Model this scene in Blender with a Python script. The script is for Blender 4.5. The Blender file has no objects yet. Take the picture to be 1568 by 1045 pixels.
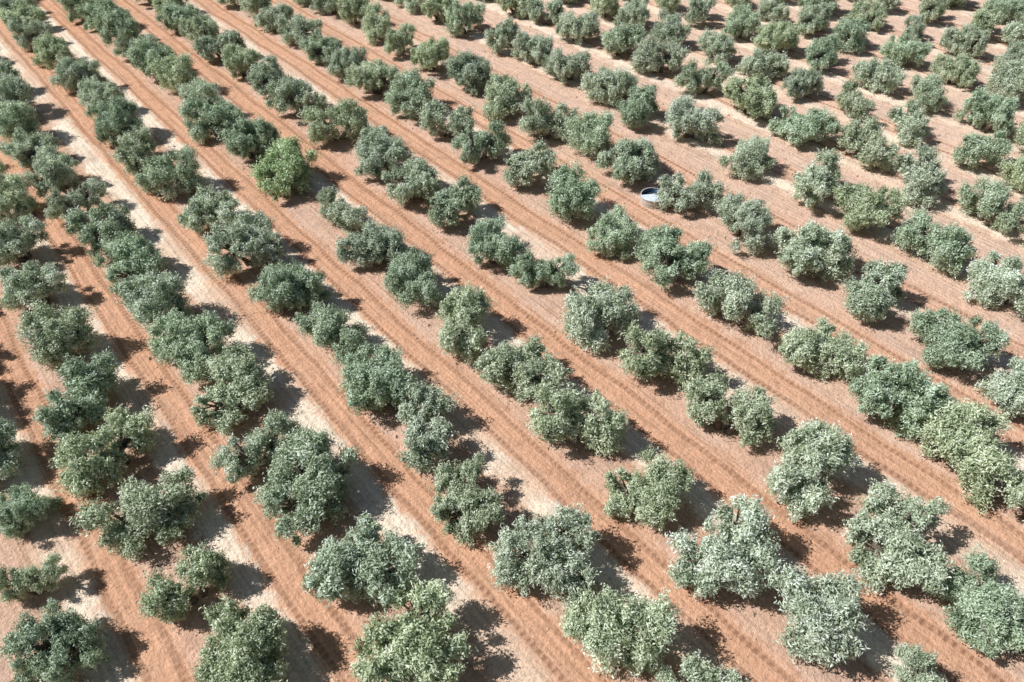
import bpy, math, random
import numpy as np
from mathutils import Vector
H=31.0; TH=math.radians(46); F=1045.0
sc=bpy.context.scene
def ray(x,y,z=1.45):
    u=(x-784)/F; v=(522.5-y)/F
    t=(H-z)/(math.sin(TH)-v*math.cos(TH))
    return u*t,(math.cos(TH)+v*math.sin(TH))*t
D=np.array([-0.6577,0.7533]); D/=np.linalg.norm(D); N=np.array([D[1],-D[0]])
rows={
0:[(-60,600,100),(-25,690,100),(15,775,85),(38,885,95),(95,985,120)],
1:[(5,310,80),(22,372,85),(48,438,90),(95,522,110),(125,600,120),(170,690,130),(222,785,150),(290,895,115),(370,1000,140)],
2:[(25,190,60),(50,225,70),(80,265,75),(120,305,80),(155,350,90),(200,405,100),(245,465,95),(292,530,110),(350,600,130),(390,680,120),(470,750,150),(545,870,150),(640,985,160)],
3:[(50,50,50),(85,80,55),(120,115,60),(150,150,65),(180,190,70),(212,228,75),(260,270,85),(325,330,90),(378,378,105),(445,440,95),(510,505,105),(570,575,120),(640,655,135),(720,765,115),(840,855,150),(945,965,150),(1070,1060,120)],
4:[(330,185,80),(380,215,75),(435,265,95,'g'),(520,325,85),(570,375,95),(635,430,100),(705,495,110),(790,565,120),(875,645,130),(985,750,125),(1110,845,155,'s'),(1260,955,165,'s'),(1430,1055,120)],
5:[(410,120,70),(460,150,75),(515,190,85),(580,235,90),(635,275,80),(690,310,85),(760,375,90),(835,415,90),(920,480,120),(1010,550,125,'o'),(1115,635,130),(1230,715,140),(1380,835,160),(1500,925,130),(1600,980,130)],
6:[(575,120,75),(630,150,80),(685,185,85),(735,220,85),(805,250,90),(875,310,85),(940,352,85),(1030,395,105),(1130,465,120),(1250,535,110),(1370,605,130),(1485,690,140,'o'),(1610,780,140)],
7:[(660,85,60),(720,110,70),(775,147,75),(835,188,75),(905,212,90),(962,248,88),(1062,292,82),(1143,340,90),(1238,385,120),(1350,450,110),(1465,525,115),(1570,600,110,'s')],
8:[(870,100,65),(925,130,75),(985,165,80),(1060,185,105,'s'),(1150,240,80),(1245,278,110),(1330,322,90),(1430,370,95),(1545,435,110,'s')],
9:[(950,60,70),(1010,90,70),(1080,122,75),(1150,150,80),(1225,190,90),(1325,220,90),(1405,268,90),(1520,315,90)],
}
trees=[]
for r,l in rows.items():
    for q in l:
        x,y,w=q[:3]
        X,Y=ray(x,y)
        p=X*N[0]+Y*N[1]; s=X*D[0]+Y*D[1]; dep=(H-1.45)/(math.sin(TH)-(522.5-y)/F*math.cos(TH))
        trees.append((r,p,s,w*dep/F,q[3] if len(q)>3 else ''))

# ---------- materials
def newmat(n):
    m=bpy.data.materials.new(n); m.use_nodes=True; nt=m.node_tree; nt.nodes.clear(); return m,nt
class G:
    def __init__(s,nt): s.nt=nt
    def n(s,t,**k):
        nd=s.nt.nodes.new(t)
        for a,b in k.items(): setattr(nd,a,b)
        return nd
    def l(s,a,b): s.nt.links.new(a,b)
    def setin(s,sock,v):
        if isinstance(v,bpy.types.NodeSocket): s.l(v,sock)
        else: sock.default_value=v
    def m(s,op,a,b=0.0,c=None,clamp=False):
        nd=s.n('ShaderNodeMath',operation=op,use_clamp=clamp)
        s.setin(nd.inputs[0],a); s.setin(nd.inputs[1],b)
        if c is not None: s.setin(nd.inputs[2],c)
        return nd.outputs[0]
    def noise(s,vec,scale,detail=3,rough=.55):
        nd=s.n('ShaderNodeTexNoise'); s.l(vec,nd.inputs['Vector']); nd.inputs['Scale'].default_value=scale
        nd.inputs['Detail'].default_value=detail; nd.inputs['Roughness'].default_value=rough
        return nd.outputs[0]
    def mix(s,f,a,b,bt='MIX'):
        nd=s.n('ShaderNodeMix',data_type='RGBA',blend_type=bt)
        s.setin(nd.inputs[0],f); s.setin(nd.inputs[6],a); s.setin(nd.inputs[7],b)
        return nd.outputs[2]
    def ramp(s,f,stops):
        nd=s.n('ShaderNodeValToRGB'); cr=nd.color_ramp
        while len(cr.elements)<len(stops): cr.elements.new(.5)
        for e,(p,c) in zip(cr.elements,stops):
            e.position=p; e.color=(c,c,c,1) if not isinstance(c,tuple) else (*c,1)
        s.l(f,nd.inputs[0]); return nd.outputs[0]
    def mr(s,v,a,b,c=0,d=1):
        nd=s.n('ShaderNodeMapRange',interpolation_type='SMOOTHSTEP')
        s.setin(nd.inputs[0],v)
        for i,x in zip((1,2,3,4),(a,b,c,d)): nd.inputs[i].default_value=x
        return nd.outputs[0]

def ground_mat():
    m,nt=newmat('soil'); g=G(nt)
    tc=g.n('ShaderNodeTexCoord').outputs['Object']
    at=g.n('ShaderNodeAttribute',attribute_name='phase').outputs['Fac']
    sep=g.n('ShaderNodeSeparateXYZ'); g.l(tc,sep.inputs[0])
    px,py=sep.outputs[0],sep.outputs[1]
    big=g.noise(tc,.17,3)
    w1=g.m('MULTIPLY',g.m('SUBTRACT',big,.5),.12)
    nm=g.noise(tc,1.2,4,.62)
    w2=g.m('MULTIPLY',g.m('SUBTRACT',nm,.5),.26)
    base=g.m('ADD',at,w1)
    gg=g.m('FRACT',g.m('ADD',base,.5))
    ge=g.m('FRACT',g.m('ADD',g.m('ADD',base,w2),.5))
    O=(.70,.405,.265); Gr=(.69,.47,.36); P=(.94,.80,.645)
    col=g.ramp(ge,[(0,(.60,.375,.265)),(.09,(.67,.44,.315)),(.16,P),(.31,P),(.38,O),(.63,O),(.70,Gr),(1,(.64,.425,.315))])
    pn=g.mr(big,.38,.56)
    plain=g.ramp(gg,[(0,(.66,.43,.305)),(.22,(.78,.56,.42)),(.5,O),(1,Gr)])
    col=g.mix(g.m('MULTIPLY',g.m('SUBTRACT',1.0,pn),.8),col,plain)
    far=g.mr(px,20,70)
    col=g.mix(g.m('MULTIPLY',far,.5),col,(.90,.69,.56,1))  # paler pink soil across the far rows, with whitish glare painted into its colour
    n3=g.noise(tc,7,5,.75); col=g.mix(1.0,col,g.ramp(n3,[(.28,.58),(.5,1.0),(.72,1.18)]),'MULTIPLY')
    col=g.mix(.9,col,g.ramp(nm,[(.3,.80),(.5,1.0),(.75,1.12)]),'MULTIPLY')
    mp=g.n('ShaderNodeMapping'); g.l(tc,mp.inputs[0]); mp.inputs['Scale'].default_value=(5.0,.12,1)
    st=g.noise(mp.outputs[0],1.0,3,.65)
    col=g.mix(1.0,col,g.ramp(st,[(.3,.72),(.5,1.0),(.7,1.12)]),'MULTIPLY')
    rut=g.ramp(gg,[(.375,0.0),(.388,1.0),(.42,1.0),(.432,0.0),(.49,0.0),(.50,.4),(.51,0.0),(.567,0.0),(.58,1.0),(.61,1.0),(.623,0.0)])
    tread=g.m('SINE',g.m('ADD',g.m('MULTIPLY',py,18.0),g.m('MULTIPLY',nm,9.0)))
    tread=g.m('MULTIPLY_ADD',tread,.5,.5)
    rutm=g.m('MULTIPLY',rut,g.m('MULTIPLY_ADD',tread,.65,.45))
    rutm=g.m('MULTIPLY',rutm,g.mr(st,.35,.6,.4,1.0))
    col=g.mix(g.m('MULTIPLY',rutm,.8,clamp=True),col,(.30,.155,.095,1))
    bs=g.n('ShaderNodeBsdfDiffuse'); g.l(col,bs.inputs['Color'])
    h=g.m('MULTIPLY',g.noise(tc,3.0,5,.72),.20)
    bp=g.n('ShaderNodeBump'); bp.inputs['Strength'].default_value=.85; bp.inputs['Distance'].default_value=1.0
    g.l(h,bp.inputs['Height']); g.l(bp.outputs[0],bs.inputs['Normal'])
    o=g.n('ShaderNodeOutputMaterial'); g.l(bs.outputs[0],o.inputs[0]); return m

def leaf_mat():
    m,nt=newmat('olive_leaves'); g=G(nt)
    at=g.n('ShaderNodeAttribute',attribute_name='tint').outputs['Fac']
    oc=g.n('ShaderNodeObjectInfo').outputs['Color']
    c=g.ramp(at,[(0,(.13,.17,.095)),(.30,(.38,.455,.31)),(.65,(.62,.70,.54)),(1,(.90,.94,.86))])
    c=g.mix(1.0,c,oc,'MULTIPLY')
    bs=g.n('ShaderNodeBsdfPrincipled'); g.l(c,bs.inputs['Base Color']); bs.inputs['Roughness'].default_value=.5
    bs.inputs['Specular IOR Level'].default_value=.4
    tr=g.n('ShaderNodeBsdfTranslucent'); g.l(g.mix(1.0,c,(.95,1.05,.65,1),'MULTIPLY'),tr.inputs[0])
    mx=g.n('ShaderNodeMixShader'); mx.inputs[0].default_value=.15
    g.l(bs.outputs[0],mx.inputs[1]); g.l(tr.outputs[0],mx.inputs[2])
    o=g.n('ShaderNodeOutputMaterial'); g.l(mx.outputs[0],o.inputs[0]); return m
def simple(n,a,b,scale,rough=.9,metal=0):
    m,nt=newmat(n); g=G(nt)
    tc=g.n('ShaderNodeTexCoord').outputs['Object']
    c=g.ramp(g.noise(tc,scale,4,.7),[(.3,a),(.7,b)])
    bs=g.n('ShaderNodeBsdfPrincipled'); g.l(c,bs.inputs['Base Color']); bs.inputs['Roughness'].default_value=rough
    bs.inputs['Metallic'].default_value=metal
    o=g.n('ShaderNodeOutputMaterial'); g.l(bs.outputs[0],o.inputs[0]); return m
LEAF=leaf_mat(); BARK=simple('olive_bark',(.07,.05,.035),(.24,.19,.15),9); SOIL=ground_mat()

# ---------- trees
def tube(P,R,V,Fc,k=6):
    P=[np.array(p,float) for p in P]; b=len(V)
    for i,p in enumerate(P):
        t=P[min(i+1,len(P)-1)]-P[max(i-1,0)]; t/=np.linalg.norm(t)+1e-9
        a=np.cross(t,[.3,.9,.1]); a/=np.linalg.norm(a); c=np.cross(t,a)
        for j in range(k):
            an=2*math.pi*j/k; V.append(tuple(p+R[i]*(math.cos(an)*a+math.sin(an)*c)))
    for i in range(len(P)-1):
        for j in range(k):
            Fc.append((b+i*k+j,b+i*k+(j+1)%k,b+(i+1)*k+(j+1)%k,b+(i+1)*k+j))
def make_tree(seed,ns):
    rng=np.random.default_rng(seed); V=[];Fc=[]; cl=[]
    a0=rng.uniform(0,6.28)
    for i in range(ns):
        a=a0+2*math.pi*i/ns+rng.uniform(-.4,.4)
        ro=rng.uniform(.75,1.12) if ns>1 else .15
        sz=rng.uniform(.8,1.12)*(1.35 if ns==1 else 1.0)
        c=np.array([ro*math.cos(a),ro*math.sin(a),rng.uniform(1.3,1.75)])
        b=np.array([.22*math.cos(a),.22*math.sin(a),-.1])
        k=c*[.55,.55,0]+[rng.uniform(-.1,.1),rng.uniform(-.1,.1),.65]
        top=c+[0,0,.3]
        tube([b,b+(k-b)*.5+rng.normal(0,.05,3),k,(k+top)/2+rng.normal(0,.08,3),top],[.22,.16,.12,.09,.04],V,Fc)
        nc=int(rng.integers(21,27)*(1.6 if ns==1 else 1))
        for j in range(nc):
            d=rng.normal(0,1,3); d/=np.linalg.norm(d); d[2]=d[2]*.9
            if j%5==4: d[2]=-.6-.3*rng.random()
            cc=c+d*rng.uniform(.5,1.2)*sz*np.array([1.05,1.05,1.05]); cc[2]=max(cc[2],rng.uniform(.35,.65))
            r=rng.uniform(.18,.46)*sz
            cl.append((cc,r)); q=(k+top)/2
            if j%2==0: tube([k+(top-k)*rng.uniform(0,.7),(q+cc)/2+rng.normal(0,.1,3),cc],[.07,.045,.015],V,Fc,4)
    nb=len(Fc); C=[];A=[];T=[];S=[]
    for cc,r in cl:
        n=int(4900*r*r)+80
        d=rng.normal(0,1,(n,3)); d/=np.linalg.norm(d,axis=1)[:,None]
        ph=rng.uniform(0,6.28,3); lump=1+.32*np.sin(d[:,0]*5+ph[0])+.24*np.sin(d[:,1]*6+ph[1])+.18*np.sin(d[:,2]*6+ph[2])
        rad=r*np.maximum(lump,.3)*(.45+.76*rng.random(n)**.75)
        p=cc+d*rad[:,None]; p[:,2]-=.12*(rng.random(n)**2)
        nr=d+rng.normal(0,.45,(n,3))+[0,0,.3]; nr/=np.linalg.norm(nr,axis=1)[:,None]
        ax=np.cross(nr,rng.normal(0,1,(n,3))); ax/=np.linalg.norm(ax,axis=1)[:,None]
        sd_=np.cross(ax,nr)
        rb=rng.random(n)<.33
        ax2=d+rng.normal(0,.5,(n,3))+[0,0,.3]; ax2/=np.linalg.norm(ax2,axis=1)[:,None]
        s2=np.cross(ax2,rng.normal(0,1,(n,3))); s2/=np.linalg.norm(s2,axis=1)[:,None]
        ax=np.where(rb[:,None],ax2,ax); sd_=np.where(rb[:,None],s2,sd_)
        C.append(p);A.append(ax);S.append(sd_)
        ct=rng.normal(0,.11)
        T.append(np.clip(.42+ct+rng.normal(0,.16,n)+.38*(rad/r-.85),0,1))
    C=np.concatenate(C);A=np.concatenate(A);T=np.concatenate(T);S=np.concatenate(S)
    ok=C[:,2]>.1; C=C[ok];A=A[ok];T=T[ok];S=S[ok]; n=len(C)
    L=rng.uniform(.10,.20,n)[:,None]; W=rng.uniform(.032,.060,n)[:,None]
    lv=np.stack([C-A*L/2,C+S*W/2+A*L*.05,C+A*L/2,C-S*W/2+A*L*.05],1).reshape(-1,3)
    off=len(V); allv=np.concatenate([np.array(V),lv]); lf=(np.arange(n*4)+off).reshape(-1,4)
    allf=np.concatenate([np.array(Fc),lf])
    me=bpy.data.meshes.new('olive_tree_mesh')
    me.vertices.add(len(allv)); me.vertices.foreach_set('co',allv.ravel())
    me.loops.add(len(allf)*4); me.loops.foreach_set('vertex_index',allf.ravel().astype(np.int32))
    me.polygons.add(len(allf)); me.polygons.foreach_set('loop_start',np.arange(0,len(allf)*4,4,dtype=np.int32))
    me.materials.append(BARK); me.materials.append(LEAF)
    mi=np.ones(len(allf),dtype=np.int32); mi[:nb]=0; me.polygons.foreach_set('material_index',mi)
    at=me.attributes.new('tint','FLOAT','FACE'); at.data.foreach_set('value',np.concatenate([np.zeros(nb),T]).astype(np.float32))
    me.update(calc_edges=True); me.validate()
    ex=lv[:,:2]; w=np.percentile(np.abs(ex-ex.mean(0)).max(1),97)*2
    return me,w
rnd=random.Random(11)
NS=[3,2,3,1,2,3,4,2,3,3,2,3,3,2,3,2]
VAR=[make_tree(100+i,NS[i]) for i in range(16)]
HUES=[(.84,.92,.87),(.92,.97,.92),(1,1,1),(1,1,.94),(1.0,1.01,.90),(.9,.93,.93),(1.04,1.04,1.06)]
def put(p,s,w,tag=''):
    me,mw=VAR[rnd.randrange(16)]
    o=bpy.data.objects.new('olive_tree',me); sc.collection.objects.link(o)
    xy=p*N+s*D; o.location=(xy[0],xy[1],0); k=w/mw*.99; k=max(.65,min(1.3,k))
    o.rotation_euler=(0,0,rnd.uniform(0,6.283)); o.scale=(k,k,rnd.uniform(.95,1.15)*k**.5)
    h=rnd.choice(HUES); b=rnd.uniform(.9,1.08)
    h={'g':(.90,1.0,.76),'s':(1.07,1.07,1.12),'o':(1.0,1.0,.90)}.get(tag,h)
    o.color=(h[0]*b,h[1]*b,h[2]*b,1)
SP=5.1; RW=6.8
def vis(p,s):
    x,y=p*N+s*D
    if y<3 or y>100 or abs(x)>10+.76*(y+6): return False
    return True
for r in rows:
    l=[t for t in trees if t[0]==r]
    for t in l: put(*t[1:])
    ss=[t[2] for t in l]; pm=np.mean([t[1] for t in l])
    s=max(ss)+SP
    while s<190:
        if vis(pm,s): put(pm+rnd.uniform(-.35,.35),s+rnd.uniform(-.5,.5),rnd.uniform(3.7,4.6))
        s+=SP
    s=min(ss)-SP
    while s>-90:
        if vis(pm,s): put(pm+rnd.uniform(-.35,.35),s+rnd.uniform(-.5,.5),rnd.uniform(3.9,4.8))
        s-=SP
P9=np.mean([t[1] for t in trees if t[0]==9]); P0=np.mean([t[1] for t in trees if t[0]==0])
for k in list(range(1,14))+[-1]:
    p=P9+RW*k if k>0 else P0+RW*k
    s=-90+rnd.uniform(0,SP)
    while s<190:
        if vis(p,s): put(p+rnd.uniform(-.4,.4),s+rnd.uniform(-.6,.6),rnd.uniform(3.6,4.6))
        s+=SP+.2
# ---------- ground: cart-track offsets (metres across the rows)
tr=np.array([-.149,.0497,.282,.474,.687,.945])*31
ext_lo=[tr[0]-RW*i for i in range(60,0,-1)]; ext_hi=[tr[-1]+RW*i for i in range(1,80)]
T=np.array(ext_lo+list(tr)+ext_hi); PH=np.arange(len(T),dtype=float)
xs=np.concatenate([[-3000,-1500],T,[1800,3200]]); ys=np.array([-3000,-300,0,100,300,3500.])
vv=[(x,y,0) for y in ys for x in xs]; nx=len(xs)
ff=[(j*nx+i,j*nx+i+1,(j+1)*nx+i+1,(j+1)*nx+i) for j in range(len(ys)-1) for i in range(nx-1)]
me=bpy.data.meshes.new('ground'); me.from_pydata(vv,[],ff); me.materials.append(SOIL)
phs=np.interp(xs,T,PH); phs[0]=PH[0]-300; phs[1]=PH[0]-150; phs[-2]=PH[-1]+150; phs[-1]=PH[-1]+350
at=me.attributes.new('phase','FLOAT','POINT'); at.data.foreach_set('value',np.tile(phs,len(ys)).astype(np.float32))
go=bpy.data.objects.new('ground',me); sc.collection.objects.link(go)
go.rotation_euler=(0,0,math.atan2(-D[0],D[1]))
# ---------- round water trough
tx,ty=ray(999,305,.3)
root=bpy.data.objects.new('water_trough',None); sc.collection.objects.link(root); root.location=(tx,ty,0); root.scale=(.86,.86,.95)
def lathe(name,prof,mat,k=40,a0=0,a1=2*math.pi):
    full=abs(a1-a0-2*math.pi)<1e-4; cols=k if full else k+1; v=[];f=[]
    for j in range(cols):
        a=a0+(a1-a0)*j/k
        for r,z in prof: v.append((r*math.cos(a),r*math.sin(a),z))
    m_=len(prof)
    for j in range(k):
        for i in range(m_-1):
            f.append((j*m_+i,((j+1)%cols)*m_+i,((j+1)%cols)*m_+i+1,j*m_+i+1))
    me=bpy.data.meshes.new(name); me.from_pydata(v,[],f); me.materials.append(mat)
    o=bpy.data.objects.new(name,me); sc.collection.objects.link(o); o.parent=root; return o
GALV=simple('weathered_concrete',(.42,.36,.31),(.62,.55,.49),6,.8,0)
BLUE=simple('blue_liner',(.07,.15,.30),(.12,.24,.42),4,.5)
WAT=simple('dark_water',(.02,.035,.05),(.04,.06,.08),3,.15)
SHEET=simple('pale_blue_lid',(.48,.60,.74),(.80,.85,.90),2.5,.4)
lathe('wall',[(1.10,0),(1.10,.35),(1.12,.36),(1.12,.40),(1.10,.41),(1.10,.68),(1.14,.70),(1.14,.75),(1.06,.75),(1.06,.72)],GALV)
lathe('liner',[(1.055,.725),(1.05,.45),(1.04,.05),(0,.04)],BLUE)
lathe('water',[(1.04,.40),(0,.40)],WAT)
lathe('lid',[(0,.80),(1.12,.77),(1.14,.755)],SHEET,20,math.radians(185),math.radians(330))
# ---------- clods and stones: one mesh
rs=np.random.default_rng(9); v=[];f=[]
base=np.array([(1,0,0),(-1,0,0),(0,1,0),(0,-1,0),(0,0,1),(0,0,-1)],float)
tri=[(0,2,4),(2,1,4),(1,3,4),(3,0,4),(2,0,5),(1,2,5),(3,1,5),(0,3,5)]
for i in range(12000):
    k=rs.integers(-1,12); p0=(tr[0]-RW if k<0 else (tr[k] if k<6 else tr[-1]+RW*(k-5)))
    p=p0+rs.normal(2.4,1.2); s=rs.uniform(-45,60); x,y=p*N+s*D
    if y<6 or y>80 or abs(x)>6+.76*(y+6): continue
    r=rs.uniform(.02,.07)*(1+1.2*(rs.random()<.06)); b=base*rs.uniform(.6,1.3,(6,1))*r*[1,1,.7]
    o=len(v); v+= [tuple(q) for q in b+[x,y,r*.3]]; f+=[tuple(o+j for j in t) for t in tri]
me=bpy.data.meshes.new('loose_stones'); me.from_pydata(v,[],f); me.materials.append(simple('stone',(.40,.25,.17),(.66,.52,.42),3))
so=bpy.data.objects.new('loose_stones',me); sc.collection.objects.link(so)
# ---------- light
el=math.radians(48); sh=math.radians(-2)
sd=Vector((math.cos(sh)*math.cos(el),math.sin(sh)*math.cos(el),-math.sin(el)))
L=bpy.data.lights.new('sun','SUN'); L.energy=5.0; L.angle=math.radians(.5); L.color=(1,.98,.95)
lo=bpy.data.objects.new('sun',L); sc.collection.objects.link(lo); lo.rotation_euler=sd.to_track_quat('-Z','Y').to_euler()
w=bpy.data.worlds.new('World'); sc.world=w; w.use_nodes=True; nt=w.node_tree
sk=nt.nodes.new('ShaderNodeTexSky'); sk.sky_type='NISHITA'; sk.sun_disc=False; sk.sun_elevation=el
sk.sun_rotation=math.atan2(-sd.x,-sd.y)
nt.links.new(sk.outputs[0],nt.nodes['Background'].inputs[0]); nt.nodes['Background'].inputs[1].default_value=.05
cam=bpy.data.cameras.new('camera'); cam.lens=24; cam.sensor_width=36; cam.clip_end=6000
co=bpy.data.objects.new('camera',cam); sc.collection.objects.link(co); co.location=(0,0,H); co.rotation_euler=(math.pi/2-TH,0,0)
sc.camera=co
sc.view_settings.view_transform='Standard'; sc.view_settings.look='None'; sc.view_settings.exposure=0
